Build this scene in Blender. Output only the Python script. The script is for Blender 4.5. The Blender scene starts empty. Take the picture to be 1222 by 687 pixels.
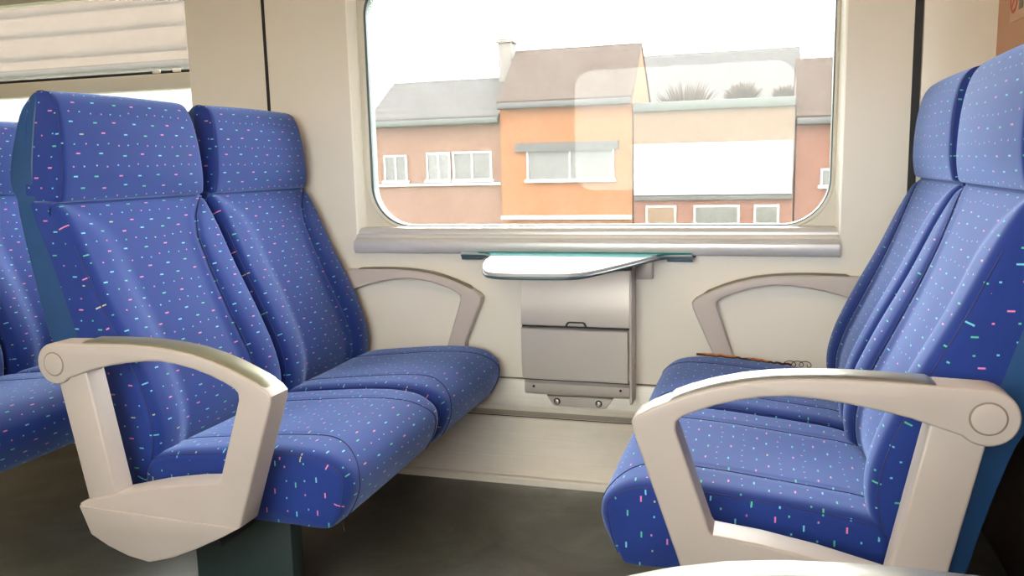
import bpy, bmesh, math, random
from mathutils import Vector, Matrix
random.seed(4)
S = bpy.context.scene
COL = S.collection
PI = math.pi

# ------------------------------------------------------------------ materials
def lin(r, g, b):
    f = lambda c: (c/255/12.92) if c/255 <= .04045 else ((c/255+.055)/1.055)**2.4
    return (f(r), f(g), f(b), 1)

class NT:
    def __init__(s, name):
        s.m = bpy.data.materials.new(name); s.m.use_nodes = True
        s.t = s.m.node_tree; s.t.nodes.clear()
        s.out = s.t.nodes.new('ShaderNodeOutputMaterial')
    def n(s, typ, **kw):
        nd = s.t.nodes.new('ShaderNode'+typ)
        for k, v in kw.items(): setattr(nd, k, v)
        return nd
    def l(s, a, b): s.t.links.new(a, b)
    def set(s, sock, v):
        if hasattr(v, 'is_output') or isinstance(v, bpy.types.NodeSocket): s.l(v, sock)
        else: sock.default_value = v
    def math(s, op, a, b=0.0, c=0.0):
        nd = s.n('Math', operation=op)
        for i, v in enumerate((a, b, c)):
            s.set(nd.inputs[i], v)
        return nd.outputs[0]
    def mix(s, fac, a, b):
        nd = s.n('Mix', data_type='RGBA')
        s.set(nd.inputs[0], fac); s.set(nd.inputs[6], a); s.set(nd.inputs[7], b)
        return nd.outputs[2]
    def noise(s, scale, detail=3, rough=.55, vec=None, dist=0.0):
        nd = s.n('TexNoise'); nd.inputs['Scale'].default_value = scale
        nd.inputs['Detail'].default_value = detail; nd.inputs['Roughness'].default_value = rough
        nd.inputs['Distortion'].default_value = dist
        if vec is not None: s.l(vec, nd.inputs['Vector'])
        return nd.outputs[0]
    def ramp(s, fac, stops, interp='LINEAR'):
        nd = s.n('ValToRGB'); cr = nd.color_ramp; cr.interpolation = interp
        while len(cr.elements) < len(stops): cr.elements.new(1)
        for e, (p, c) in zip(cr.elements, stops): e.position = p; e.color = c
        s.set(nd.inputs[0], fac); return nd.outputs[0]
    def bsdf(s, col, rough=.5, metal=0.0, spec=.5, bump=None, bs=.1, bd=.001, sheen=0.0, coat=0.0):
        b = s.n('BsdfPrincipled')
        s.set(b.inputs['Base Color'], col); s.set(b.inputs['Roughness'], rough)
        b.inputs['Metallic'].default_value = metal
        b.inputs['Specular IOR Level'].default_value = spec
        b.inputs['Sheen Weight'].default_value = sheen
        b.inputs['Sheen Roughness'].default_value = .5
        b.inputs['Coat Weight'].default_value = coat
        if bump is not None:
            bp = s.n('Bump'); bp.inputs['Strength'].default_value = bs; bp.inputs['Distance'].default_value = bd
            s.l(bump, bp.inputs['Height']); s.l(bp.outputs[0], b.inputs['Normal'])
        s.l(b.outputs[0], s.out.inputs[0]); return b
    def obj(s): return s.n('TexCoord').outputs['Object']

def simple(name, rgb, rough=.5, metal=0.0, spec=.5, var=.06, vscale=6, bscale=0, bs=.08, sheen=0.0, coat=0.0):
    t = NT(name); c = lin(*rgb); o = t.obj()
    nz = t.noise(vscale, 4, .6, o)
    lo = tuple(x*(1-var) for x in c[:3])+(1,); hi = tuple(min(1, x*(1+var)) for x in c[:3])+(1,)
    col = t.ramp(nz, [(.3, lo), (.7, hi)])
    bump = t.noise(bscale, 2, .5, o) if bscale else None
    t.bsdf(col, rough, metal, spec, bump, bs, .0006, sheen, coat)
    return t.m

def fabric():
    t = NT('moquette_fabric')
    uv = t.n('UVMap'); uv.uv_map = 'UVMap'
    sp = t.n('SeparateXYZ'); t.l(uv.outputs[0], sp.inputs[0])
    U, V = sp.outputs[0], sp.outputs[1]
    RH = .0225
    vr = t.math('DIVIDE', V, RH); row = t.math('FLOOR', vr)
    k5 = t.math('FLOORED_MODULO', row, 5.0)                    # rows run dot, dash, dash, dot, dash
    par = t.math('LESS_THAN', t.math('FLOORED_MODULO', k5, 3.0), .5)
    cw = t.math('MULTIPLY_ADD', par, -.031, .062)
    us = t.math('ADD', t.math('DIVIDE', U, cw), t.math('MULTIPLY', row, .382))
    cell = t.math('FLOOR', us)
    cv = t.n('CombineXYZ'); t.l(cell, cv.inputs[0]); t.l(row, cv.inputs[1])
    wn = t.n('TexWhiteNoise', noise_dimensions='2D'); t.l(cv.outputs[0], wn.inputs['Vector'])
    rs = t.n('SeparateColor'); t.l(wn.outputs['Color'], rs.inputs[0])
    r1, r2, r3 = rs.outputs
    lx = t.math('MULTIPLY', t.math('SUBTRACT', t.math('FRACT', us), .5), cw)
    lx = t.math('SUBTRACT', lx, t.math('MULTIPLY', t.math('SUBTRACT', r1, .5), t.math('MULTIPLY', cw, .16)))
    ly = t.math('MULTIPLY', t.math('SUBTRACT', t.math('FRACT', vr), .5), RH)
    ly = t.math('SUBTRACT', ly, t.math('MULTIPLY', t.math('SUBTRACT', r2, .5), RH*.3))
    hx = t.math('MULTIPLY_ADD', par, -.0034, .0053)
    hy = .0014
    mx = t.math('LESS_THAN', t.math('ABSOLUTE', lx), hx)
    my = t.math('LESS_THAN', t.math('ABSOLUTE', ly), hy)
    m = t.math('MULTIPLY', mx, my)
    cyc = t.math('DIVIDE', t.math('FLOORED_MODULO', t.math('ADD', cell, t.math('MULTIPLY', row, 2.0)), 3.0), 3.0)
    cyc = t.math('MULTIPLY_ADD', r3, .30, cyc)
    mc = t.ramp(cyc, [(0, lin(236, 138, 178)), (.31, lin(118, 212, 232)), (.64, lin(92, 206, 150)), (.93, lin(196, 196, 130))], 'CONSTANT')
    o = t.obj()
    nz = t.noise(5, 4, .6, o)
    base = t.ramp(nz, [(.25, lin(23, 45, 113)), (.75, lin(28, 52, 126))])
    weave = t.n('TexNoise'); weave.inputs['Scale'].default_value = 900; weave.inputs['Detail'].default_value = 1
    t.l(o, weave.inputs['Vector'])
    base2 = t.mix(t.math('MULTIPLY', weave.outputs[0], .18), base, lin(34, 48, 112))
    col = t.mix(t.math('MULTIPLY', m, .75), base2, mc)
    b = t.bsdf(col, .8, 0, .25, weave.outputs[0], .12, .0008, .56)
    b.inputs['Sheen Roughness'].default_value = .45; b.inputs['Sheen Tint'].default_value = (.42, .58, 1, 1)
    return t.m

def glass():
    t = NT('window_glass')
    tr = t.n('BsdfTransparent'); tr.inputs[0].default_value = (.95, .97, .96, 1)
    df = t.n('BsdfTranslucent'); df.inputs[0].default_value = (.9, .9, .88, 1)
    o = t.obj(); nz = t.noise(7, 5, .65, o)
    dust_and_wash = t.math('MULTIPLY_ADD', nz, .010, .0085)  # dusty film, also raised to whiten the overexposed view
    m1 = t.n('MixShader'); t.l(dust_and_wash, m1.inputs[0]); t.l(tr.outputs[0], m1.inputs[1]); t.l(df.outputs[0], m1.inputs[2])
    gl = t.n('BsdfGlossy'); gl.inputs['Roughness'].default_value = .003
    fr = t.n('Fresnel'); fr.inputs[0].default_value = 1.22
    m2 = t.n('MixShader'); t.l(fr.outputs[0], m2.inputs[0]); t.l(m1.outputs[0], m2.inputs[1]); t.l(gl.outputs[0], m2.inputs[2])
    t.l(m2.outputs[0], t.out.inputs[0]); return t.m

def blind_mat():
    t = NT('blind_cloth')
    o = t.obj()
    w = t.n('TexNoise'); w.inputs['Scale'].default_value = 260; w.inputs['Detail'].default_value = 1; t.l(o, w.inputs['Vector'])
    col = t.ramp(w.outputs[0], [(.35, lin(150, 143, 130)), (.65, lin(182, 176, 164))])
    d = t.n('BsdfDiffuse'); t.l(col, d.inputs[0])
    tl = t.n('BsdfTranslucent'); tl.inputs[0].default_value = lin(84, 80, 74)
    tr = t.n('BsdfTransparent')
    m1 = t.n('MixShader'); m1.inputs[0].default_value = .5; t.l(d.outputs[0], m1.inputs[1]); t.l(tl.outputs[0], m1.inputs[2])
    m2 = t.n('MixShader'); m2.inputs[0].default_value = .72; t.l(m1.outputs[0], m2.inputs[1]); t.l(tr.outputs[0], m2.inputs[2])
    t.l(m2.outputs[0], t.out.inputs[0]); return t.m

def emit(name, col, st):
    t = NT(name); e = t.n('Emission'); e.inputs[0].default_value = col; e.inputs[1].default_value = st
    t.l(e.outputs[0], t.out.inputs[0]); return t.m

def brick(name, c1, c2, cm, sc=4.0, rough=.9):
    t = NT(name); o = t.obj()
    mp = t.n('Mapping'); mp.inputs['Rotation'].default_value = (PI/2, 0, 0); t.l(o, mp.inputs[0])
    b = t.n('TexBrick'); t.l(mp.outputs[0], b.inputs[0])
    b.inputs['Color1'].default_value = lin(*c1); b.inputs['Color2'].default_value = lin(*c2); b.inputs['Mortar'].default_value = lin(*cm)
    b.inputs['Scale'].default_value = sc; b.inputs['Mortar Size'].default_value = .012
    t.bsdf(b.outputs[0], rough, 0, .2); return t.m

def tiles(name, c1, c2, sc=1.5):
    t = NT(name); o = t.obj()
    w = t.n('TexWave', wave_type='BANDS', bands_direction='Z', wave_profile='SAW'); t.l(o, w.inputs[0])
    w.inputs['Scale'].default_value = sc; w.inputs['Distortion'].default_value = .15
    nz = t.noise(3, 4, .6, o)
    col = t.mix(t.math('MULTIPLY', nz, .4), t.ramp(w.outputs[0], [(0, lin(*[x*.55 for x in c1])), (.35, lin(*[x*1.1 for x in c2])), (1, lin(*[x*1.1 for x in c2]))]), lin(*c2))
    t.bsdf(col, .9, 0, .2); return t.m

def floor_mat():
    t = NT('linoleum'); o = t.obj()
    a = t.noise(2.6, 6, .62, o, 1.2); b = t.noise(160, 2, .6, o)
    col = t.ramp(a, [(.3, lin(58, 56, 48)), (.5, lin(84, 84, 76)), (.7, lin(108, 112, 104))])
    col = t.mix(t.math('MULTIPLY', t.math('GREATER_THAN', b, .64), .35), col, lin(120, 118, 106))
    t.bsdf(col, .30, 0, .5, b, .05, .0005); return t.m

def alu():
    t = NT('brushed_aluminium'); o = t.obj()
    mp = t.n('Mapping'); mp.inputs['Scale'].default_value = (1.2, 60, 60); t.l(o, mp.inputs[0])
    nz = t.noise(4, 4, .6, mp.outputs[0]); st = t.noise(3, 5, .65, o)
    col = t.ramp(nz, [(.3, lin(230, 225, 214)), (.7, lin(242, 237, 227))])
    col = t.mix(t.math('MULTIPLY', t.math('POWER', st, 1.6), .9), col, lin(180, 168, 148))
    t.bsdf(col, t.math('MULTIPLY_ADD', nz, .15, .38), .12, .5); return t.m

M = dict(
    fabric=fabric(), glass=glass(), blind=blind_mat(), floor=floor_mat(), alu=alu(),
    seam=simple('seam_piping', (32, 44, 100), .8),
    shell=simple('blue_vinyl_shell', (26, 66, 112), .38, 0, .5, .08, 5, 220, .05),
    plastic=simple('beige_plastic', (172, 161, 153), .42, 0, .5, .05, 4, 300, .05),
    wallarm=simple('grey_beige_plastic', (190, 178, 168), .42, 0, .5, .05, 4, 300, .05),
    pad=simple('worn_metal_pad', (156, 155, 148), .3, .75, .5, .12, 9),
    padgreen=simple('olive_pad', (128, 126, 106), .38, .35, .5, .15, 10),
    wall=simple('cream_laminate', (226, 218, 203), .38, 0, .5, .03, 2, 120, .03),
    frame=simple('window_frame_grey', (204, 198, 180), .4, 0, .5, .03, 4),
    trimw=simple('window_trim_white', (246, 242, 229), .3, 0, .5, .02, 4),
    sill=simple('sill_grey', (200, 197, 194), .34, .25, .5, .03, 4),
    gasket=simple('rubber_gasket', (70, 86, 88), .5),
    black=simple('black_gap', (22, 22, 26), .6),
    tabletop=simple('table_laminate', (166, 168, 167), .42, 0, .4, .01, 3),
    teal=simple('table_teal_strip', (30, 122, 122), .6, 0, .12, .02, 3),
    edge=simple('table_edge', (62, 84, 92), .35),
    bin=simple('bin_grey_metal', (188, 178, 169), .36, .3, .5, .04, 3, 90, .10),
    binlight=simple('bin_flap_metal', (198, 189, 180), .32, .3, .5, .04, 3, 90, .10),
    steel=simple('screw_steel', (205, 200, 190), .2, .9),
    pedestal=simple('pedestal_green', (34, 48, 48), .5, 0, .4, .08, 5, 200, .05),
    pan=simple('seat_pan', (26, 30, 40), .7),
    wood=simple('bulkhead_laminate', (196, 142, 104), .45, 0, .4, .06, 3),
    dark=simple('bulkhead_shade_and_seam', (50, 36, 30), .6),  # brown for the painted bulkhead shadow and the casing seam
    groove=simple('groove_shadow', (120, 110, 100), .6),
    strip=simple('shaded_metal_strip', (160, 152, 138), .4, .35, .5, .06, 4),
    sticker=simple('sticker_film', (206, 160, 122), .4),
    red=simple('sticker_red', (196, 84, 56), .5),
    stgrey=simple('sticker_grey', (112, 108, 88), .5),
    ceiling=simple('ceiling_panel', (226, 220, 208), .6),
    lamp=emit('lamp_diffuser', (1, .72, .44, 1), 5.0),
    thread=simple('orange_thread', (196, 120, 70), .8),
    brown=simple('brown_thread', (70, 44, 34), .8),
    ground=simple('grass_ground', (96, 98, 70), .95),
    orangeb=brick('orange_brick', (88, 53, 27), (93, 60, 32), (82, 56, 35)),
    redb=brick('red_brick', (73, 45, 34), (78, 50, 38), (71, 51, 42)),
    tanb=brick('tan_brick', (70, 54, 39), (73, 58, 43), (67, 54, 41)),
    pinkb=brick('pinkish_brick', (76, 55, 43), (79, 59, 48), (74, 57, 48)),
    roofb=tiles('brown_tiles', (31, 23, 18), (41, 31, 25)),
    roofe=tiles('streaked_tiles', (16, 12, 10), (62, 52, 44), .30),
    roofg=tiles('grey_tiles', (36, 33, 33), (43, 41, 40)),
    render=simple('white_render', (108, 108, 106), .8),
    gutter=simple('dark_gutter', (16, 15, 14), .6),
    greeng=simple('green_gutter', (22, 27, 20), .6),
    pane=simple('house_pane', (43, 42, 38), .2),
    curtain=simple('house_curtain', (52, 51, 50), .6),
    chim=simple('chimney_render', (71, 66, 62), .8),
    leaf=simple('bare_twigs', (60, 48, 37), .9, 0, .3, .3, 8),
)

# ------------------------------------------------------------------ mesh helpers
def finish(me, angle=40):
    for p in me.polygons: p.use_smooth = True
    me.set_sharp_from_angle(angle=math.radians(angle))

def link(name, me, mat, parent=None):
    o = bpy.data.objects.new(name, me); COL.objects.link(o)
    if mat is not None:
        me.materials.clear(); me.materials.append(mat)
    if parent is not None: o.parent = parent
    return o

def mesh(name, verts, faces, mat, parent=None, uvs=None, angle=40):
    me = bpy.data.meshes.new(name); me.from_pydata([tuple(v) for v in verts], [], faces); me.update()
    bm = bmesh.new(); bm.from_mesh(me); bmesh.ops.recalc_face_normals(bm, faces=bm.faces); bm.to_mesh(me); bm.free()
    finish(me, angle)
    return link(name, me, mat, parent)

def empty(name, loc, rz=0.0):
    o = bpy.data.objects.new(name, None); COL.objects.link(o); o.location = loc; o.rotation_euler = (0, 0, rz)
    o.empty_display_size = .1
    return o

def tag(o, label=None, cat=None, group=None, kind=None):
    if label: o['label'] = label
    if cat: o['category'] = cat
    if group: o['group'] = group
    if kind: o['kind'] = kind
    return o

def bm_box(bm, x0, x1, y0, y1, z0, z1, bev=0.0, seg=2):
    r = bmesh.ops.create_cube(bm, size=1)
    vs = r['verts']
    for v in vs:
        v.co.x = x0+(v.co.x+.5)*(x1-x0); v.co.y = y0+(v.co.y+.5)*(y1-y0); v.co.z = z0+(v.co.z+.5)*(z1-z0)
    if bev:
        es = list({e for v in vs for e in v.link_edges})
        bmesh.ops.bevel(bm, geom=es, offset=bev, segments=seg, affect='EDGES', profile=.5)

def boxes(name, lst, mat, parent=None, bev=0.0, angle=35):
    bm = bmesh.new()
    for b in lst: bm_box(bm, *b, bev=bev)
    me = bpy.data.meshes.new(name); bm.to_mesh(me); bm.free(); finish(me, angle)
    return link(name, me, mat, parent)

def extrude_poly(name, loops, mat, parent, axis, a0, a1, bev=.004, res=2, angle=35):
    """2D outline(s) (first outer, rest holes) filled, thickened from a0 to a1 along axis ('y','z','x') with round edges."""
    cu = bpy.data.curves.new(name, 'CURVE'); cu.dimensions = '2D'; cu.fill_mode = 'BOTH'
    for lp in loops:
        sp = cu.splines.new('POLY'); sp.points.add(len(lp)-1); sp.use_cyclic_u = True
        for p, q in zip(sp.points, lp): p.co = (q[0], q[1], 0, 1)
    h = abs(a1-a0)/2
    cu.extrude = max(h-bev, 0); cu.bevel_depth = bev; cu.bevel_resolution = res; cu.offset = -bev
    ob = bpy.data.objects.new(name, cu); COL.objects.link(ob)
    dg = bpy.context.evaluated_depsgraph_get()
    me = bpy.data.meshes.new_from_object(ob.evaluated_get(dg))
    bpy.data.objects.remove(ob); bpy.data.curves.remove(cu)
    mid = (a0+a1)/2
    for v in me.vertices:
        a, b, c = v.co
        v.co = {'y': (a, mid-c, b), 'z': (a, b, mid+c), 'x': (mid+c, a, b)}[axis]
    bm = bmesh.new(); bm.from_mesh(me)
    bmesh.ops.remove_doubles(bm, verts=bm.verts, dist=1e-5)
    bmesh.ops.recalc_face_normals(bm, faces=bm.faces); bm.to_mesh(me); bm.free()
    me.name = name; finish(me, angle)
    return link(name, me, mat, parent)

def sweep_x(name, prof, x0, x1, mat, parent=None, angle=30):
    """closed (y,z) profile swept along x"""
    n = len(prof)
    vs = [(x0, y, z) for y, z in prof]+[(x1, y, z) for y, z in prof]
    fs = [(i, (i+1) % n, n+(i+1) % n, n+i) for i in range(n)]+[tuple(range(n)), tuple(range(n, 2*n))]
    return mesh(name, vs, fs, mat, parent, angle=angle)

def tube(name, pts, r, mat, parent=None, seg=6, closed=False):
    pts = [Vector(p) for p in pts]; n = len(pts); vs = []; fs = []
    for i, p in enumerate(pts):
        a = pts[i-1] if (i or closed) else p; b = pts[(i+1) % n] if (i < n-1 or closed) else p
        t = (b-a).normalized() if (b-a).length > 1e-9 else Vector((1, 0, 0))
        up = Vector((0, 1, 0)) if abs(t.y) < .8 else Vector((0, 0, 1))
        s = t.cross(up).normalized(); w = s.cross(t)
        for k in range(seg):
            an = 2*PI*k/seg
            vs.append(p+(s*math.cos(an)+w*math.sin(an))*r)
    m = n if closed else n-1
    for i in range(m):
        for k in range(seg):
            j = (i+1) % n
            fs.append((i*seg+k, i*seg+(k+1) % seg, j*seg+(k+1) % seg, j*seg+k))
    if not closed:
        fs += [tuple(range(seg)), tuple(range((n-1)*seg, n*seg))]
    return mesh(name, vs, fs, mat, parent, angle=60)

def join_tubes(name, lst, r, mat, parent, seg=6):
    """the seam runs of one panel, each its own little mesh"""
    for pts in lst: tube(name, pts, r, mat, parent, seg)

def catmull(pts, per=6, closed=True):
    out = []; n = len(pts)
    for i in range(n if closed else n-1):
        g = lambda k: pts[k % n] if closed else pts[min(max(k, 0), n-1)]
        p0, p1, p2, p3 = g(i-1), g(i), g(i+1), g(i+2)
        for k in range(per):
            t = k/per
            out.append(tuple(.5*((2*b)+(-a+c)*t+(2*a-5*b+4*c-d)*t*t+(-a+3*b-3*c+d)*t**3) for a, b, c, d in zip(p0, p1, p2, p3)))
    if not closed: out.append(tuple(pts[-1]))
    return out

def sstep(a, b, x):
    t = min(max((x-a)/(b-a), 0), 1); return t*t*(3-2*t)

class Soft:
    """upholstered block: closed (u,z) profile carried across v with rounded, weighted side edges."""
    def __init__(s, prof, wts, hw, r, disp=None, taper=None, nlat=36, capuv=0, strip=False):
        s.strip = strip
        s.P = [(p[0], p[1]) for p in prof]; s.W = wts; s.hw = hw; s.r = r; s.disp = disp; s.taper = taper; s.capuv = capuv
        n = len(s.P); s.N = []; s.L = [0]
        area = sum(s.P[i][0]*s.P[(i+1) % n][1]-s.P[(i+1) % n][0]*s.P[i][1] for i in range(n))
        sg = 1 if area > 0 else -1
        for i in range(n):
            a, b = s.P[i-1], s.P[(i+1) % n]; d = (b[0]-a[0], b[1]-a[1]); l = math.hypot(*d) or 1
            s.N.append((sg*d[1]/l, -sg*d[0]/l))
            if i: s.L.append(s.L[-1]+math.dist(s.P[i], s.P[i-1]))
        s.L.append(s.L[-1]+math.dist(s.P[0], s.P[-1]))
        e = [r*(1-math.cos(PI/2*k/6)) for k in range(7)]     # rounded-edge stations
        left = [-hw+x for x in e]; right = [hw-x for x in reversed(e)]
        mid = [-hw+r+(2*hw-2*r)*k/nlat for k in range(1, nlat)]
        s.V = left+mid+right
    def pt(s, v, i, lift=0.0):
        i %= len(s.P)
        (u, z), (nu, nz) = s.P[i], s.N[i]
        d = s.hw-abs(v)
        ins = (s.r-math.sqrt(max(s.r*s.r-(s.r-d)**2, 0)))*s.W[i] if d < s.r else 0
        k = -ins+lift
        if s.disp: k += s.disp(v, i, u, z)*s.W[i]
        vv = v*(s.taper(z) if s.taper else 1)
        return Vector((u+nu*k, vv, z+nz*k))
    def at(s, v, fi, lift=0.0):
        i = int(math.floor(fi)); t = fi-i
        return s.pt(v, i, lift).lerp(s.pt(v, i+1, lift), t)
    def build(s, name, mat, parent):
        n = len(s.P); m = len(s.V); vs = []; fs = []; uv = []
        for v in s.V:
            for i in range(n): vs.append(s.pt(v, i))
        for a in range(m-1):
            for i in range(n):
                j = (i+1) % n
                fs.append((a*n+i, a*n+j, (a+1)*n+j, (a+1)*n+i))
                uv.append([(s.V[a], s.L[i]), (s.V[a], s.L[i+1]), (s.V[a+1], s.L[i+1]), (s.V[a+1], s.L[i])])
        for base, off in ((0, 1.3), ((m-1)*n, 2.7)):
            if s.strip:                      # quads between the front and the back line of the profile
                caps = [tuple(base+k for k in (i, i+1, n-2-i, n-1-i)) for i in range(n//2-1)]
            else: caps = [tuple(base+i for i in range(n))]
            for f in caps:
              fs.append(f)
              uv.append([((vs[k].x+off, vs[k].z) if s.capuv == 0 else (vs[k].z+off, vs[k].x)) for k in f])
        me = bpy.data.meshes.new(name); me.from_pydata(vs, [], fs); me.update()
        ul = me.uv_layers.new(name='UVMap'); k = 0
        for f in uv:
            for c in f: ul.data[k].uv = c; k += 1
        bm = bmesh.new(); bm.from_mesh(me); bmesh.ops.recalc_face_normals(bm, faces=bm.faces); bm.to_mesh(me); bm.free()
        finish(me, 60)
        return link(name, me, mat, parent)
    def find(s, z=None, u=None, front=True):
        pass

# ------------------------------------------------------------------ train seat
HW = .2425
def vs_seam(z):      # lateral place of the bolster seam on the backrest
    pts = [(.25, .15), (.40, .145), (.60, .135), (.78, .142), (.83, .165), (.86, .20), (.885, .236)]
    for (a, b), (c, d) in zip(pts, pts[1:]):
        if z <= c:
            t = max((z-a)/(c-a), 0); return b+(d-b)*t
    return pts[-1][1]

def back_parts(wall=1):
    front = [(-.055, .27), (-.018, .32), (.0, .375), (.001, .43), (-.014, .49), (-.034, .54), (-.061, .60), (-.109, .70), (-.152, .80), (-.180, .855), (-.196, .879)]
    top = [(-.212, .886), (-.252, .886)]
    back = [(-.254, .86), (-.214, .745), (-.173, .606), (-.134, .47), (-.100, .335), (-.085, .262)]
    ctrl = front+top+back
    prof = catmull(ctrl, 5)
    nf = len(front)*5
    W = [1 if (i < nf-2 or i > len(prof)-3) else (.35 if i < nf+5 else 0) for i in range(len(prof))]
    def disp(v, i, u, z):
        if i >= nf: return 0
        a = abs(v); s = vs_seam(z)
        low = 1-sstep(.55, .86, z)
        rec = -(.008+.013*low)*(1-sstep(s-.040, s+.034, a))
        rec += .006*low*math.exp(-((a-.195)/.035)**2)
        rec += .006*math.exp(-(v/.09)**2)*sstep(.3, .5, z)*(1-sstep(.6, .85, z))
        if v*wall > 0: rec -= .0045*math.exp(-((a-s)/.007)**2)
        return rec
    return Soft(prof, W, HW, .024, disp, nlat=84), nf

def seam_path(soft, nf, zs, vf, lift):
    """points on the front of a soft block at heights zs and lateral vf(z)"""
    out = []
    for z in zs:
        best = min(range(nf), key=lambda i: abs(soft.P[i][1]-z))
        i = best
        a, b = soft.P[i], soft.P[i+1]
        fi = i+min(max((z-a[1])/((b[1]-a[1]) or 1e-6), -.9), .9)
        out.append(soft.at(vf(z), fi, lift))
    return out

def make_seat(name, arm_side=0, pedestal=True, beam=False, wall=1):
    root = empty(name, (0, 0, 0))
    # --- backrest
    bk, nf = back_parts(wall)
    b = bk.build('backrest', M['fabric'], root)
    zs = [.29+.0118*k for k in range(51)]
    lines = []
    for sg in (wall,):
        lines.append(seam_path(bk, nf, zs, lambda z, sg=sg: sg*vs_seam(z), .0022))
    edge = []
    for sg in (-1, 1):
        lines.append([bk.pt(sg*(HW-.0035), i, .0004) for i in range(3, nf-14)])
    join_tubes('piping', lines, .0016, M['seam'], b)
    # --- headrest
    hp = catmull([(-.197, .883), (-.187, .901), (-.184, .95), (-.187, 1.02), (-.196, 1.075), (-.212, 1.103), (-.235, 1.113), (-.262, 1.108), (-.276, 1.085), (-.276, 1.0), (-.280, .93), (-.275, .890), (-.24, .882)], 5)
    hwts = [1 if i < 18 else (.75 if i < 24 else (.5 if i < 30 else (.3 if i < 42 else (0 if i < 58 else .6)))) for i in range(len(hp))]
    def hd(v, i, u, z):
        if i > 32: return 0
        return .012*(1-(v/HW)**2)*sstep(.885, .95, z)*(1-.5*sstep(1.0, 1.1, z)) - .004*math.exp(-((abs(v)-(HW-.02))/.005)**2)*0
    tap = lambda z: 1-.085*min(max((z-.89)/.22, 0), 1)-.025*min(max((z-.89)/.22, 0), 1)**4
    hs = Soft(hp, hwts, HW-.010, .013, hd, tap, capuv=0)
    h = hs.build('headrest', M['fabric'], root)
    join_tubes('piping', [[hs.pt(sg*(HW-.0125), i, .0010) for i in range(2, 34)] for sg in (-1, 1)], .0013, M['seam'], h)
    # --- shell
    sh = [(-.070, .255), (-.100, .38), (-.131, .50), (-.162, .606), (-.203, .745), (-.240, .855), (-.256, .90), (-.262, .95), (-.256, 1.03), (-.250, 1.09), (-.253, 1.108), (-.262, 1.107), (-.290, 1.074), (-.307, 1.02), (-.322, .95), (-.318, .91), (-.296, .86), (-.248, .61), (-.196, .50), (-.158, .37), (-.135, .275), (-.115, .245)]
    sp = catmull(sh, 4)
    st = lambda z: (1-.040*sstep(.84, .90, z))*(1-.085*min(max((z-.89)/.22, 0), 1)-.025*min(max((z-.89)/.22, 0), 1)**4)
    ss = Soft(sp, [1]*len(sp), HW-.0004, .003, None, st, nlat=10, strip=True)
    ss.build('back_shell', M['shell'], root)
    # --- seat cushion
    cp = catmull([(-.045, .285), (-.03, .345), (.02, .366), (.09, .376), (.17, .384), (.25, .391), (.33, .393), (.393, .384), (.432, .358), (.443, .330), (.439, .302), (.427, .274), (.411, .251), (.386, .238), (.30, .239), (.15, .241), (.0, .245), (-.04, .255)], 6)
    ntop = 8*6
    def cd(v, i, u, z):
        if i > 13*6: return 0
        a = abs(v)
        k = -.004*math.exp(-((a-.14)/.006)**2)*sstep(.0, .05, u)*(1-sstep(.30, .36, u))*(1 if z > .3 else 0)
        k += -.010*math.exp(-(v/.12)**2)*math.exp(-((u-.10)/.12)**2)*(1 if z > .3 else 0)
        k += .004*(1-(v/HW)**2)*sstep(.2, .4, u)
        return k
    cw_ = [.62 if i < 48 else (.62+.38*(i-48)/6 if i < 54 else (1 if i < 60 else (max(.10, 1-(i-60)*.055)))) for i in range(len(cp))]
    cs = Soft(cp, cw_, HW, .032, cd, capuv=1)
    c = cs.build('seat_cushion', M['fabric'], root)
    ln = []
    for sg in (-1, 1):
        ln.append([cs.pt(sg*.14, i, .0004) for i in range(9, 37)])
        # the panel seam runs out over the nose of the cushion
        run = []
        for i in range(36, 72):
            t = (i-36)/36
            run.append(cs.pt(sg*(.14+.06*sstep(0, .5, t)), i, .0004))
        ln.append(run)
        ln.append([cs.pt(sg*(HW-.0045), i, .0005) for i in range(8, 72)])
    join_tubes('piping', ln, .0013, M['seam'], c)
    # --- pan under the cushion
    boxes('seat_pan', [(-.10, .27, -.18, .18, .217, .246), (-.12, -.02, -.20, .20, .235, .30)], M['pan'], root, .008)
    if beam:
        boxes('mounting_beam', [(.02, .26, -.10, .243, .150, .215), (.0, .28, .243, .258, .12, .238)], M['pan'], root, .006)
    if pedestal:
        boxes('pedestal', [(.012, .258, -.165, -.118, .0, .216), (-.02, .29, -.18, -.10, .0, .012)], M['pedestal'], root, .008)
    if arm_side:
        make_arm(root, arm_side)
    return root

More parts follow.
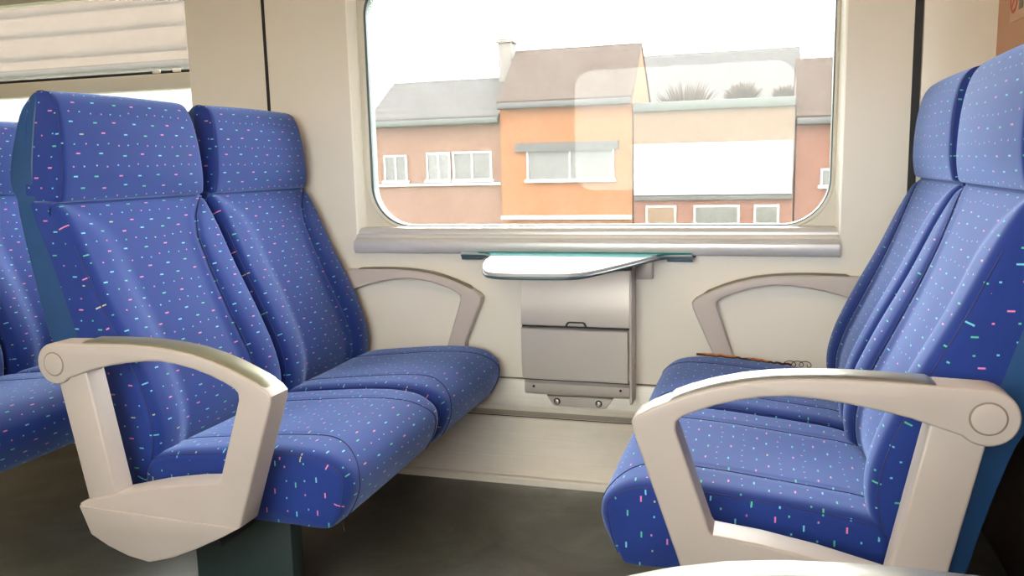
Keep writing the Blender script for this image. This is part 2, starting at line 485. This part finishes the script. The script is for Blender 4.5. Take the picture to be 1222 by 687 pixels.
ARCH_TOP = [(.3665, .540), (.357, .551), (.335, .564), (.313, .574), (.28, .588), (.245, .600), (.20, .611), (.156, .6175), (.11, .621), (.063, .6225), (.01, .622), (-.035, .6205), (-.08, .619)]
ARCH_IN = [(-.046, .562), (-.021, .5705), (.02, .580), (.059, .587), (.10, .592), (.135, .5935), (.17, .590), (.207, .583), (.24, .573), (.268, .562), (.290, .551), (.298, .543), (.2985, .530)]
def pad_mesh(name, mat, parent, y0, y1, u0=-.05, u1=.352, th=.0045):
    top = [p for p in reversed(ARCH_TOP) if u0 < p[0] < u1]
    zt = lambda u: next(b+(d-b)*(u-a)/(c-a) for (a, b), (c, d) in zip(list(reversed(ARCH_TOP)), list(reversed(ARCH_TOP))[1:]) if a <= u <= c+1e-9)
    us = [u0+(u1-u0)*k/40 for k in range(41)]
    vs = []; fs = []
    for k, u in enumerate(us):
        z = zt(u); e = th*min(1, min(k, 40-k)/1.0) if k in (0, 40) else th
        b = .004
        sec = [(y0, z-.006), (y0, z+e-.0025), (y0+b, z+e), (y1-b, z+e), (y1, z+e-.0025), (y1, z-.006)]
        vs += [(u, y, q) for y, q in sec]
    for k in range(40):
        for j in range(6): fs.append((k*6+j, k*6+(j+1) % 6, (k+1)*6+(j+1) % 6, (k+1)*6+j))
    fs += [tuple(range(6)), tuple(range(240, 246))]
    return mesh(name, vs, fs, mat, parent, angle=40)

def make_arm(root, side, pad='pad'):
    """hinged end armrest; side = -1 puts it at negative v"""
    yo, yi = side*.367, side*.307
    lo, hi = min(yo, yi), max(yo, yi)
    cx, cz, r = -.112, .5775, .0405
    arc = [(cx+r*math.cos(math.radians(a)), cz+r*math.sin(math.radians(a))) for a in range(90, 326, 12)]
    C = ARCH_IN+[(.246, .374), (.241, .3665), (.17, .359), (.09, .345), (0, .322), (-.070, .3045), (-.085, .297), (-.083, .281), (-.066, .234), (-.03, .2135), (.015, .197), (.063, .189), (.12, .2055), (.18, .2325), (.243, .2645), (.282, .285), (.364, .524)]+ARCH_TOP+arc
    a = extrude_poly('armrest', [C], M['plastic'], root, 'y', lo, hi, .0045, 3)
    P = [(-.118, .560), (-.069, .300), (.0, .318), (-.003, .336), (-.046, .575), (-.08, .585)]
    in0, in1 = (lo+.008, hi-.004) if side < 0 else (lo+.004, hi-.008)
    extrude_poly('rear_post', [P], M['plastic'], a, 'y', in0, in1, .005, 2)
    F = [(-.0845, .2925), (.1, .288), (.2795, .284), (.243, .2625), (.18, .2305), (.12, .2035), (.063, .187), (.015, .195), (-.03, .2115), (-.067, .2325)]
    o0, o1 = (lo-.003, hi-.01) if side < 0 else (lo+.01, hi+.003)
    extrude_poly('lower_fairing', [F], M['plastic'], a, 'y', o0, o1, .003, 2)
    disc = [(cx+.0215*math.cos(2*PI*k/32), cz+.0215*math.sin(2*PI*k/32)) for k in range(32)]
    d0, d1 = (lo-.002, lo+.01) if side < 0 else (hi-.01, hi+.002)
    extrude_poly('pivot_cap', [disc], M['plastic'], a, 'y', d0, d1, .0012, 2)
    ring = [[(cx+q*math.cos(2*PI*k/40), cz+q*math.sin(2*PI*k/40)) for k in range(40)] for q in (.0240, .0210)]
    e0, e1 = (lo-.0004, lo+.004) if side < 0 else (hi-.004, hi+.0004)
    extrude_poly('pivot_groove', ring, M['groove'], a, 'y', e0, e1, .0002, 1)
    pad_mesh('arm_pad', M[pad], a, lo+.006, hi-.004, -.05, .352 if side < 0 else .312)
    j0, j1 = (hi-.012, -.19) if side < 0 else (.19, lo+.012)
    boxes('arm_bracket', [(.0, .20, j0, j1, .215, .238)], M['pan'], root, .003)
    if side > 0:
        for ob in [a]+list(a.children):
            for v in ob.data.vertices: v.co.x -= .015*(1-sstep(-.15, .15, v.co.x))
    # the lower fairing tucks in towards its bottom edge
    for ob in [a]+[c for c in a.children if c.name.startswith('lower_fairing')]:
        for v in ob.data.vertices:
            if v.co.z < .283 and (v.co.y-(lo+hi)/2)*side > -.02: v.co.y -= side*(.283-v.co.z)*.10
    return a

YA, YW, XL, XR = 1.61, 2.116, -1.2, .175
GRP = 'blue patterned train seats'
def place(root, x, y, rz, label):
    root.location = (x, y, 0); root.rotation_euler = (0, 0, rz)
    tag(root, label, 'seat', GRP); return root

def copy_tree(o, parent=None):
    c = o.copy(); COL.objects.link(c)
    if parent: c.parent = parent
    for ch in list(o.children): copy_tree(ch, c)
    return c

sA = make_seat('train_seat', -1); place(sA, XL, YA, 0, 'left front blue confetti-patterned seat on the aisle, beige armrest at its near side')
for ch in sA.children:
    for g in ch.children:
        if g.name.startswith('arm_pad'): g.data.materials[0] = M['padgreen']
sB = make_seat('train_seat', 0, False, True); place(sB, XL, YW, 0, 'left blue confetti-patterned seat against the wall, beside the folding table')
sC = make_seat('train_seat', 1, wall=-1); place(sC, XR, YA, PI, 'right blue confetti-patterned seat on the aisle with big beige armrest in front')
# the beam must reach the wall: on the right bank the wall is at local -v
sD = make_seat('train_seat', 0, False, False, -1); place(sD, XR, YW, PI, 'right blue confetti-patterned seat against the wall with frayed seat edge')
boxes('mounting_beam', [(.02, .26, -.243, .10, .150, .215), (.0, .28, -.258, -.243, .12, .238)], M['pan'], sD, .006)
sE = copy_tree(sA); place(sE, XL-.93, YA, 0, 'blue patterned aisle seat in the row behind, cut off by the left edge')
sF = copy_tree(sB); place(sF, XL-.93, YW, 0, 'blue patterned wall seat in the row behind, its headrest just showing at far left')

# frayed cushion piping on the right wall seat
fr = []
for k in range(40):
    u = .05+.30*k/39
    fr.append((u, -.222+random.uniform(-.002, .002), .374+.022*sstep(.0, .33, u)+random.uniform(-.0015, .002)))
cush = [c for c in sD.children if c.name.startswith('seat_cushion')][0]
tag(tube('frayed_piping', fr[6:], .0032, M['brown'], cush), 'frayed dark piping')
for a_, b_ in ((14, 22), (25, 38)):
    tube('exposed_thread', [(p[0], p[1]+.002, p[2]+.003) for p in fr[a_:b_]], .0024, M['thread'], cush)
lp = []
for k in range(46):
    t = k/45; an = t*2*PI*3
    lp.append((.105-.06*t+.010*math.cos(an), -.222, .382+.008*math.sin(an)))
tube('loose_thread_loop', lp, .0011, M['brown'], cush)
# thread dangling from the torn front corner of the left aisle seat
cushA = [c for c in sA.children if c.name.startswith('seat_cushion')][0]
tube('loose_thread', [(.395, -.19, .252), (.399, -.192, .238), (.397, -.19, .226), (.400, -.193, .214)], .0014, M['brown'], cushA)

# armrest of the seat across the aisle (only its arch shows at the bottom edge)
ra = empty('armrest', (XR, .301, 0), PI)
arm = make_arm(ra, -1)
for ch in list(ra.children):
    if ch.name.startswith('arm_bracket'): bpy.data.objects.remove(ch)
boxes('support_foot', [(.0, .20, -.355, -.320, .0, .205), (-.02, .22, -.375, -.300, .0, .012)], M['pedestal'], ra, .005)
tag(ra, 'arched armrest top nearest the camera, cut off by the bottom edge', 'armrest')

# armrests moulded on the wall
def wall_arm(x, rz, label):
    root = empty('wall_armrest', (x, 2.381, 0), rz)
    W_ = [(-.10, .545)]+ARCH_IN+[(.246, .374), (.236, .30), (.30, .30), (.310, .40), (.364, .523)]+ARCH_TOP+[(-.10, .6185)]
    a = extrude_poly('arm_frame', [W_], M['wallarm'], root, 'y', -.019, .019, .005, 3)
    pad_mesh('arm_pad', M['padgreen'], root, -.014, .014, -.05, .335)
    return tag(root, label, 'armrest', 'wall armrests')
wall_arm(XL+.012, 0, 'grey beige armrest fixed to the wall behind the left wall seat cushion')
wall_arm(XR, PI, 'grey beige armrest fixed to the wall beside the right wall seat')

# ------------------------------------------------------------------ setting
def struct(o, label=None): return tag(o, label, None, None, 'structure')
X0, X1, Y0, Y1, ZC = -4.2, .545, -.45, 2.40, 2.10
ZW0, ZW1 = .705, 1.56
OP = [(-3.25, -1.833), (-1.248, .197)]
def wall_with_openings(name, ya, yb, OP=OP):
    lst = [(X0-.1, X1+.06, ya, yb, 0, ZW0), (X0-.1, X1+.06, ya, yb, ZW1, ZC)]
    xs = [X0-.1]+[c for o in OP for c in o]+[X1+.06]
    for a, b in zip(xs[0::2], xs[1::2]): lst.append((a, b, ya, yb, ZW0, ZW1))
    return struct(boxes(name, lst, M['wall']))
wall_with_openings('wall_back', Y1, Y1+.07)
wall_with_openings('wall_front', Y0-.07, Y0, OP[1:])  # unseen wall, its left opening closed up to darken the floor
struct(boxes('floor', [(X0-.1, X1+.06, Y0-.07, Y1+.07, -.05, 0)], M['floor']))
struct(boxes('ceiling', [(X0-.1, X1+.06, Y0-.07, Y1+.07, ZC, ZC+.05)], M['ceiling']))
struct(boxes('wall_left', [(X0-.12, X0, Y0, Y1, 0, ZC)], M['wall']))
struct(boxes('wall_right', [(X1, X1+.05, Y0, Y1, 0, ZC)], M['wood']))

def rrect(x0, x1, z0, z1, r, n=12):
    out = []
    for cx, cz, a in ((x1-r, z1-r, 0), (x0+r, z1-r, 90), (x0+r, z0+r, 180), (x1-r, z0+r, 270)):
        for k in range(n+1):
            t = math.radians(a+90*k/n); out.append((cx+r*math.cos(t), cz+r*math.sin(t)))
    return out
def ring(name, specs, mat, parent=None, angle=30):
    """bridge successive loops (points list, y)"""
    vs = []; fs = []; n = len(specs[0][0])
    for lp, y in specs: vs += [(p[0], y, p[1]) for p in lp]
    for a in range(len(specs)-1):
        for i in range(n):
            j = (i+1) % n; fs.append((a*n+i, a*n+j, (a+1)*n+j, (a+1)*n+i))
    return mesh(name, vs, fs, mat, parent, angle=angle)
def main_window(name, s, yw):
    """s=+1: wall face at yw, outside towards +y"""
    y = lambda d: yw+s*d
    x0, x1, z0, z1 = -1.248, .197, ZW0, ZW1
    e = .0006
    w = ring(name, [(rrect(x0-.001, x1+.001, z0-.001, z1+.001, e), y(-.001)), (rrect(x0+.004, x1-.004, z0+.004, z1-.004, e), y(.0)), (rrect(x0+.020, x1-.013, z0+.01, z1-.02, e), y(.022)), (rrect(x0+.021, x1-.0135, z0+.01, z1-.02, e), y(.030))], M['trimw'], None, 30)
    struct(w)
    fx0, fx1, fz0, fz1 = -1.206, .173, .752, 1.53
    ring('window_frame', [(rrect(x0+.021, x1-.0135, z0+.01, z1-.02, e), y(.030)), (rrect(fx0-.010, fx1+.009, fz0-.010, fz1+.01, .135), y(.031)), (rrect(fx0-.008, fx1+.006, fz0-.007, fz1+.01, .133), y(.028)), (rrect(fx0, fx1, fz0, fz1, .128), y(.030)), (rrect(fx0, fx1, fz0, fz1, .128), y(.034))], M['frame'], w)
    ring('gasket', [(rrect(fx0, fx1, fz0, fz1, .128), y(.033)), (rrect(fx0+.006, fx1-.003, fz0+.003, fz1-.006, .125), y(.036)), (rrect(fx0+.007, fx1-.0035, fz0+.0035, fz1-.006, .125), y(.07))], M['gasket'], w)
    lp = rrect(fx0-.02, fx1+.02, fz0-.02, fz1+.02, .13)
    n = len(lp)
    g = mesh('pane', [(p[0], y(.045), p[1]) for p in lp]+[(p[0], y(.051), p[1]) for p in lp],
             [tuple(range(n)), tuple(range(n, 2*n))]+[(i, (i+1) % n, n+(i+1) % n, n+i) for i in range(n)], M['glass'], w)
    return w
w1 = main_window('window_1', 1, Y1)
# sill under the main window
sill = sweep_x('window_sill', [(2.432, .752), (2.408, .748), (2.401, .737), (2.400, .729), (2.394, .727), (2.390, .719), (2.384, .716), (2.380, .7115), (2.373, .7105), (2.368, .706), (2.3665, .698), (2.368, .682), (2.372, .675), (2.379, .672), (2.399, .672), (2.399, .70), (2.43, .72)], -1.246, .195, M['sill'], w1, 25)

def side_window(name, s, yw, blind):
    y = lambda d: yw+s*d
    x0, x1 = OP[0]
    rng = lambda a, b: (min(y(a), y(b)), max(y(a), y(b)))
    lst = []
    for b in ((x0, x0+.012, ZW0, ZW1), (x1-.008, x1, ZW0, ZW1), (x0, x1, ZW0, ZW0+.02), (x0, x1, ZW1-.02, ZW1)):
        lst.append((b[0], b[1], *rng(.02, .07), b[2], b[3]))
    w = struct(boxes(name, lst, M['frame']))
    boxes('transom', [(x0+.012, x1-.004, *rng(.006, .06), 1.217, 1.268)], M['frame'], w, .004)
    boxes('pane', [(x0+.006, x1-.004, *rng(.055, .060), ZW0+.01, ZW1-.01)], M['glass'], w)
    if blind:
        r = empty('roller_blind', ((x0+x1)/2, y(.03), 1.272))
        tag(r, 'pale woven roller blind pulled down over the upper left window', 'blind')
        hw = (x1-x0)/2-.014
        c = boxes('blind_cloth', [(-hw, hw, -.001, .001, .006, .28)], M['blind'], r)
        boxes('bottom_bar', [(-hw, hw, -.004, .004, -.002, .008)], M['gutter'], r, .001)
        for k, px in enumerate((.0, -.082)):
            boxes('bar_clip', [(hw-.052+px-.016, hw-.052+px+.014, -.012, -.004, .0, .011)], M['trimw'], r, .002)
    return w
side_window('window_2', 1, Y1, True)
main_window('window_3', -1, Y0)

# panel joints on the window wall
struct(boxes('trim_1', [(-1.545, -1.535, 2.397, 2.4005, .29, ZC)], M['black']))
struct(boxes('trim_2', [(.357, .376, 2.394, 2.4005, .29, ZC)], M['black']))
struct(boxes('trim_3', [(.378, X1, 2.392, 2.4005, .29, ZC)], M['wall'], None, .002))
struct(boxes('trim_4', [(-3.8, -1.55, 2.397, 2.4005, 1.60, ZC)], M['wall'], None, .001))
# duct casing along the foot of the wall
struct(sweep_x('baseboard_back', [(2.40, .283), (2.394, .279), (2.390, .268), (2.383, .206), (2.379, .202), (2.376, .199), (2.389, .1665), (2.389, .1635), (2.379, .161), (2.262, .023), (2.250, .021), (2.247, .017), (2.247, .0), (2.40, .0)], X0, X1, M['alu'], None, 20))

struct(boxes('trim_6', [(X0, X1, 2.3868, 2.398, .1630, .1654)], M['dark']))
struct(sweep_x('trim_8', [(2.3765, .1985), (2.3885, .1668), (2.396, .1668), (2.396, .1985)], X0, X1, M['strip']))  # downturned casing face, its shade put into a darker metal
struct(boxes('trim_7', [(X0, X1, 2.394, 2.4003,   .2825, .2858)], M['groove']))  # shadow line over the casing, painted as a thin strip
# unseen rack added to shade the upper wall, and the lamps
sh = empty('shade_rack', (-1.8, Y1, 1.66))
tag(sh, 'unseen rack above the windows, added to shade the upper wall', 'shade rack')
boxes('shelf', [(-2.3, 2.3, -.30, -.002, .0, .03)], M['plastic'], sh, .006)
boxes('lip', [(-2.3, 2.3, -.32, -.30, -.01, .07)], M['pad'], sh, .006)
for x in (-2.0, -.7, .6, 1.9): boxes('bracket', [(x-.015, x+.015, -.29, -.002, -.05, .0)], M['plastic'], sh, .004)
for i, x in enumerate((-3.3, -2.1, -.9, .12)):
    l = empty('ceiling_light', (x, 1.0, ZC))
    tag(l, 'flat white ceiling lamp over the aisle', 'ceiling light', 'aisle ceiling lamps')
    boxes('lamp_frame', [(-.42, .42, -.16, -.135, -.03, 0), (-.42, .42, .135, .16, -.03, 0), (-.42, -.40, -.135, .135, -.03, 0), (.40, .42, -.135, .135, -.03, 0)], M['plastic'], l, .002)
    boxes('diffuser', [(-.40, .40, -.135, .135, -.024, -.004)], M['lamp'], l)

# shadow on the lower bulkhead, painted as a dark sheet, and the sticker
struct(boxes('trim_5', [(X1-.004, X1, Y0, Y1-.02, 0, .86)], M['dark']))
st = empty('safety_sticker', (X1, 2.22, 1.285))
tag(st, 'faded sticker with red ring and grey pictogram on the orange bulkhead, top right', 'sticker')
boxes('film', [(-.0012, .002, -.13, .062, -.047, .06)], M['sticker'], st)
rg = [[(.033+q*math.cos(2*PI*k/36), .003+q*math.sin(2*PI*k/36)) for k in range(36)] for q in (.030, .022)]
extrude_poly('prohibition_ring', rg, M['red'], st, 'x', -.0022, -.0010, .0002, 1)
sl = [(.033+.024*math.cos(math.radians(a)), .003+.024*math.sin(math.radians(a))) for a in (128, 142, 308, 322)]
extrude_poly('prohibition_bar', [sl], M['red'], st, 'x', -.0022, -.0010, .0002, 1)
extrude_poly('pictogram', [[(-.012, -.026), (-.045, -.026), (-.045, .012), (-.034, .03), (-.022, .03), (-.022, .004), (-.012, -.006)]], M['stgrey'], st, 'x', -.0022, -.0010, .0002, 1)

# ------------------------------------------------------------------ folding table and bin
tb = empty('folding_table', (0, 2.40, 0))
tag(tb, 'small white folding table with teal back strip fixed below the window', 'table')
TOP = [(-.885, -.0015), (-.882, -.035), (-.835, -.040), (-.800, -.050), (-.772, -.085), (-.755, -.14), (-.738, -.23), (-.712, -.33), (-.680, -.42), (-.652, -.475), (-.620, -.498), (-.57, -.505), (-.47, -.496), (-.435, -.487), (-.412, -.462), (-.385, -.40), (-.352, -.30), (-.318, -.19), (-.285, -.085), (-.265, -.052), (-.235, -.042), (-.192, -.038), (-.186, -.0015)]
ttop = catmull(TOP[1:-1], 4, False)
outline = [TOP[0]]+ttop+[TOP[-1]]
extrude_poly('tabletop', [outline], M['tabletop'], tb, 'z', .6690, .6795, .0012, 2)
inset = outline
extrude_poly('edge_band', [[(-.887, -.0015)]+[(p[0]+(-.0015 if p[0] < -.55 else .0015)*(1 if abs(p[1]) < .48 else .3), p[1]-.002) for p in ttop]+[(-.184, -.0015)]], M['edge'], tb, 'z', .6635, .6715, .0035, 3)
back = [(-.8835, -.0085), (-.8825, -.034), (-.835, -.0385), (-.803, -.048), (-.786, -.066), (-.770, -.092), (-.759, -.135), (-.306, -.145), (-.286, -.087), (-.266, -.053), (-.235, -.043), (-.193, -.0385), (-.188, -.0085)]
extrude_poly('back_strip', [back], M['teal'], tb, 'z', .676, .6802, .0002, 1)
boxes('ear_block', [(-.882, -.815, -.036, -.0015, .6555, .668)], M['edge'], tb, .003)
boxes('ear_block', [(-.262, -.190, -.036, -.0015, .6555, .668)], M['edge'], tb, .003)
boxes('hinge_bracket', [(-.350, -.303, -.022, -.0015, .602, .666)], M['bin'], tb, .004)
tube('under_stay', [(-.62, -.40, .657), (-.50, -.20, .655), (-.40, -.04, .65)], .006, M['bin'], tb)

bn = empty('litter_bin', (0, 2.40, 0))
tag(bn, 'grey metal litter bin with hinged flap mounted under the table', 'bin')
def slab(name, prof, x0, x1, mat, parent): return sweep_x(name, prof, x0, x1, mat, parent, 25)
slab('housing', [(-.0015, .63), (-.058, .63), (-.062, .60), (-.066, .57), (-.072, .53), (-.073, .49), (-.073, .468), (-.062, .464), (-.060, .31), (-.0015, .31)], -.686, -.362, M['bin'], bn)
fl = slab('flap', [(-.064, .4595), (-.080, .459), (-.083, .4555), (-.083, .40), (-.081, .35), (-.075, .307), (-.072, .303), (-.064, .303)], -.684, -.367, M['binlight'], bn)
boxes('flap_gap_shade', [(-.684, -.364, -.0665, -.058, .4605, .469), (-.684, -.364, -.064, -.050, .2985, .3055)], M['black'], bn)  # black inserts painting the shade above and below the flap
extrude_poly('finger_slot', [[(-.552, .4665), (-.546, .478), (-.540, .481), (-.497, .481), (-.491, .478), (-.486, .4665)], [(-.546, .4665), (-.541, .475), (-.537, .477), (-.500, .477), (-.496, .475), (-.492, .4665)]], M['gutter'], bn, 'y', -.0765, -.072, .0003, 1)
extrude_poly('side_plate', [[(-.0015, .652), (-.06, .652), (-.088, .635), (-.088, .250), (-.080, .243), (-.0015, .243)]], M['bin'], bn, 'x', -.361, -.354, .0015, 2)
for z_ in (.385, .352): 
    mesh('rivet', [(-.3535+.0025*(k % 2 == 9), -.045+.005*math.cos(2*PI*k/12), z_+.005*math.sin(2*PI*k/12)) for k in range(12)]+[(-.351, -.045, z_)], [(k, (k+1) % 12, 12) for k in range(12)], M['steel'], bn)
slab('bottom_lip', [(-.0165, .302), (-.048, .296), (-.056, .286), (-.057, .266), (-.053, .256), (-.044, .250), (-.0165, .250)], -.684, -.364, M['bin'], bn)
for x_ in (-.655, -.392):
    mesh('rivet', [(x_+.004*math.cos(2*PI*k/12), -.0572, .2765+.004*math.sin(2*PI*k/12)) for k in range(12)]+[(x_, -.0595, .2765)], [(k, (k+1) % 12, 12) for k in range(12)], M['black'], bn)
pl = extrude_poly('fixing_plate', [[(-.622, .241), (-.420, .241), (-.440, .213), (-.446, .210), (-.597, .210), (-.603, .213)]], M['bin'], bn, 'y', -.030, -.008, .002, 2)
for x_ in (-.590, -.462):
    sc = [(x_+.0075*math.cos(2*PI*k/16), .2255+.0075*math.sin(2*PI*k/16)) for k in range(16)]
    extrude_poly('screw', [sc], M['steel'], pl, 'y', -.036, -.028, .003, 3)
    wsh = [[(x_+q*math.cos(2*PI*k/20), .2255+q*math.sin(2*PI*k/20)) for k in range(20)] for q in (.0105, .0076)]
    extrude_poly('washer', wsh, M['black'], pl, 'y', -.0312, -.029, .0003, 1)

# ------------------------------------------------------------------ outside
GZ = -3.2
def prism_roof(name, x0, x1, y0, y1, ze, zr, mat, parent, over=.25):
    ym = (y0+y1)/2
    x0 -= .02; x1 += .02; y0 -= over; y1 += over; t = .12
    vs = []
    for x in (x0, x1): vs += [(x, y0, ze), (x, ym, zr), (x, y1, ze), (x, y1, ze-t), (x, ym, zr-t), (x, y0, ze-t)]
    fs = [(i, (i+1) % 6, 6+(i+1) % 6, 6+i) for i in range(6)]+[tuple(range(6)), tuple(range(6, 12))]
    return mesh(name, vs, fs, mat, parent, angle=20)
def house(name, x0, x1, yf, depth, ze, zr, wall, roof, label, wins, gutter='gutter', chimney=None, bands=()):
    r = empty(name, ((x0+x1)/2, yf+depth/2, GZ)); ox, oy = (x0+x1)/2, yf+depth/2
    L = lambda b: (b[0]-ox, b[1]-ox, b[2]-oy, b[3]-oy, b[4]-GZ, b[5]-GZ)
    ym = yf+depth/2
    vs = []
    for x in (x0-ox, x1-ox): vs += [(x, yf-oy, 0), (x, yf-oy, ze-GZ), (x, ym-oy, zr-.1-GZ), (x, yf+depth-oy, ze-GZ), (x, yf+depth-oy, 0)]
    mesh('wall', vs, [(0, 1, 2, 3, 4), (5, 6, 7, 8, 9), (0, 1, 6, 5), (1, 2, 7, 6), (2, 3, 8, 7), (3, 4, 9, 8), (0, 4, 9, 5)], M[wall], r, angle=20)
    rf = prism_roof('roof', x0-ox, x1-ox, yf-oy, yf+depth-oy, ze-GZ+.12, zr-GZ+.12, M[roof], r)
    boxes('gutter', [L((x0, x1, yf-.32, yf-.12, ze-.12, ze+.06))], M[gutter], r, .03)
    if chimney is not None:
        cx, ct = chimney
        boxes('chimney', [L((cx-.22, cx+.22, ym-.3, ym+.3, zr-.9, ct)), L((cx-.30, cx+.30, ym-.36, ym+.36, ct-.12, ct))], M['chim'], r)
    for (a, b, c, d, m) in wins:
        f = boxes('window', [L((a-.06, a, yf-.06, yf+.02, c-.06, d+.06)), L((b, b+.06, yf-.06, yf+.02, c-.06, d+.06)), L((a, b, yf-.06, yf+.02, d, d+.06)), L((a-.12, b+.12, yf-.12, yf+.02, c-.10, c)), L(((a+b)/2-.03, (a+b)/2+.03, yf-.05, yf+.02, c, d))], M['render'], r)
        boxes('pane', [L((a, b, yf-.02, yf+.01, c, d))], M[m], f)
    for (a, b, c, d, m, th) in bands:
        boxes('band', [L((a, b, yf-th, yf+.02, c, d))], M[m], r)
    tag(r, label, 'house'); return r
house('terraced_house', -7.9, -3.80, 25, 4, 2.72, 4.50, 'orangeb', 'roofb', 'orange brick house with brown tiled roof in the middle of the window view',
      [(-7.0, -4.4, .45, 1.28, 'curtain'), (-6.9, -5.6, -2.6, -1.2, 'pane')], 'gutter', None,
      [(-7.4, -4.2, 1.30, 1.56, 'gutter', .14), (-7.9, -3.8, -.78, -.66, 'render', .16)])
house('terraced_house', -12.4, -7.94, 25.15, 4, 2.32, 3.7, 'pinkb', 'roofg', 'pale pinkish brick house at the left of the window view',
      [(-11.9, -11.2, .5, 1.25, 'curtain'), (-10.4, -9.7, .5, 1.3, 'pane'), (-9.5, -8.3, .5, 1.3, 'curtain')], 'greeng', (-8.27, 5.0),
      [(-12.4, -7.95, .30, .38, 'render', .1), (-10.6, -8.1, -2.6, -1.2, 'render', .1)])
house('terraced_house', .82, 6.4, 25.1, 4, 1.95, 3.75, 'redb', 'roofb', 'reddish brick house with brown roof at the right edge of the window',
      [(1.55, 2.3, .15, .55, 'curtain'), (3.0, 4.2, .0, 1.0, 'curtain')], 'gutter')
house('large_house', -5.5, 1.25, 33, 8, 2.9, 5.3, 'tanb', 'roofg', 'large house whose wide grey tiled roof shows behind bare trees', [])
house('tall_house', -46, -19.0, 25.4, 9, 4.7, 9.2, 'render', 'roofe', 'white house with brown roof seen through the roller blind', [(-25, -23.6, .3, 1.5, 'pane')])
# flat-roofed annexe with white fascia
an = empty('flat_roofed_annexe', (-1.49, 26, GZ))
tag(an, 'tan brick flat-roofed building with long white panel across its front', 'building')
boxes('wall', [(-2.27, 2.26, -1, 1, 0, 2.42-GZ)], M['tanb'], an)
boxes('roof_edge', [(-2.27, 2.27, -1.12, 1.1, 2.36-GZ, 2.62-GZ)], M['greeng'], an, .02)
boxes('white_panel', [(-2.24, 2.22, -1.14, -.98, -.08-GZ, 1.42-GZ)], M['render'], an, .02)
boxes('panel_dark_line', [(-2.24, 2.22, -1.16, -.98, -.22-GZ, -.10-GZ)], M['gutter'], an)  # dark strip below the white panel
boxes('lower_brick', [(-2.26, 2.25, -1.03, -.99, 0, -.24-GZ)], M['redb'], an)
for a_, b_ in ((-1.9, -1.0), (-.5, .8), (1.2, 1.9)):
    f = boxes('window', [(a_, b_, -1.08, -1.02, -.95-GZ, -.38-GZ)], M['render'], an)
    boxes('pane', [(a_+.06, b_-.06, -1.10, -1.04, -.89-GZ, -.44-GZ)], M['tanb' if a_ < -1 else 'pane'], f)
def tree(x, y, zt, r, label):
    root = empty('bare_tree', (x, y, GZ)); tag(root, label, 'tree', 'bare trees behind the flat roof')
    bm = bmesh.new()
    hc = zt-GZ-r*.8
    for k in range(420):
        a = random.uniform(0, 2*PI); e = math.asin(random.uniform(-.5, 1)); rr = r*random.uniform(.75, 1.0)
        p = Vector((math.cos(a)*math.cos(e)*rr, math.sin(a)*math.cos(e)*rr, hc+math.sin(e)*rr*.8))
        q = Vector((p.x*.25, p.y*.25, hc-r*.4+(p.z-hc)*.3))
        s = Vector((.04, 0, 0)); t = Vector((0, .04, 0))
        vs = [bm.verts.new(c) for c in (q-s*1.5, q+s*1.5, q+t*1.5, p)]
        for f in ((0, 1, 3), (1, 2, 3), (2, 0, 3)): bm.faces.new([vs[j] for j in f])
    me = bpy.data.meshes.new('crown'); bm.to_mesh(me); bm.free(); link('crown', me, M['leaf'], root)
    tube('trunk', [(0, 0, 0), (.05, 0, hc*.5), (0, 0, hc-r*.3)], .12, M['leaf'], root, 8)
tree(-2.6, 29.2, 3.7, 1.35, 'bare brown tree behind the flat roof, widest of the three')
tree(-.75, 29.2, 3.55, .75, 'bare brown tree behind the flat roof, middle one')
tree(.60, 29.8, 3.4, .6, 'bare brown tree behind the flat roof, smallest and rightmost')
struct(boxes('ground', [(-90, 60, -60, 90, GZ-.2, GZ)], M['ground']))

# ------------------------------------------------------------------ light
w = bpy.data.worlds.new('overcast_sky'); S.world = w; w.use_nodes = True
nt = w.node_tree; nt.nodes.clear()
bg = nt.nodes.new('ShaderNodeBackground'); wo = nt.nodes.new('ShaderNodeOutputWorld')
bg.inputs[0].default_value = (1, .99, .975, 1); bg.inputs[1].default_value = 11.0
nt.links.new(bg.outputs[0], wo.inputs[0])

# ------------------------------------------------------------------ camera
def cam_axes(yaw, pitch, roll):
    cy, sy = math.cos(yaw), math.sin(yaw)
    f = Vector((-sy, cy, 0)); r = Vector((cy, sy, 0)); u = Vector((0, 0, 1))
    f2 = f*math.cos(pitch)-u*math.sin(pitch); u2 = u*math.cos(pitch)+f*math.sin(pitch)
    return r*math.cos(roll)+u2*math.sin(roll), u2*math.cos(roll)-r*math.sin(roll), f2
r_, u_, f_ = cam_axes(math.radians(16.998), math.radians(8.493), math.radians(-1.367))
cd_ = bpy.data.cameras.new('camera'); cam = bpy.data.objects.new('camera', cd_); COL.objects.link(cam)
mw = Matrix(((r_.x, u_.x, -f_.x, 0), (r_.y, u_.y, -f_.y, 0), (r_.z, u_.z, -f_.z, .94), (0, 0, 0, 1)))
cam.matrix_world = mw
cd_.sensor_width = 36; cd_.lens = 990.58/1222*36; cd_.clip_start = .02; cd_.clip_end = 500
S.camera = cam
vs_ = S.view_settings
S.display_settings.display_device = 'sRGB'
vs_.view_transform = 'Standard'; vs_.look = 'None'; vs_.exposure = 0.70; vs_.gamma = 1; vs_.use_curve_mapping = False
S.cycles.use_denoising = True
S.cycles.max_bounces = 10; S.cycles.diffuse_bounces = 6; S.cycles.transparent_max_bounces = 12
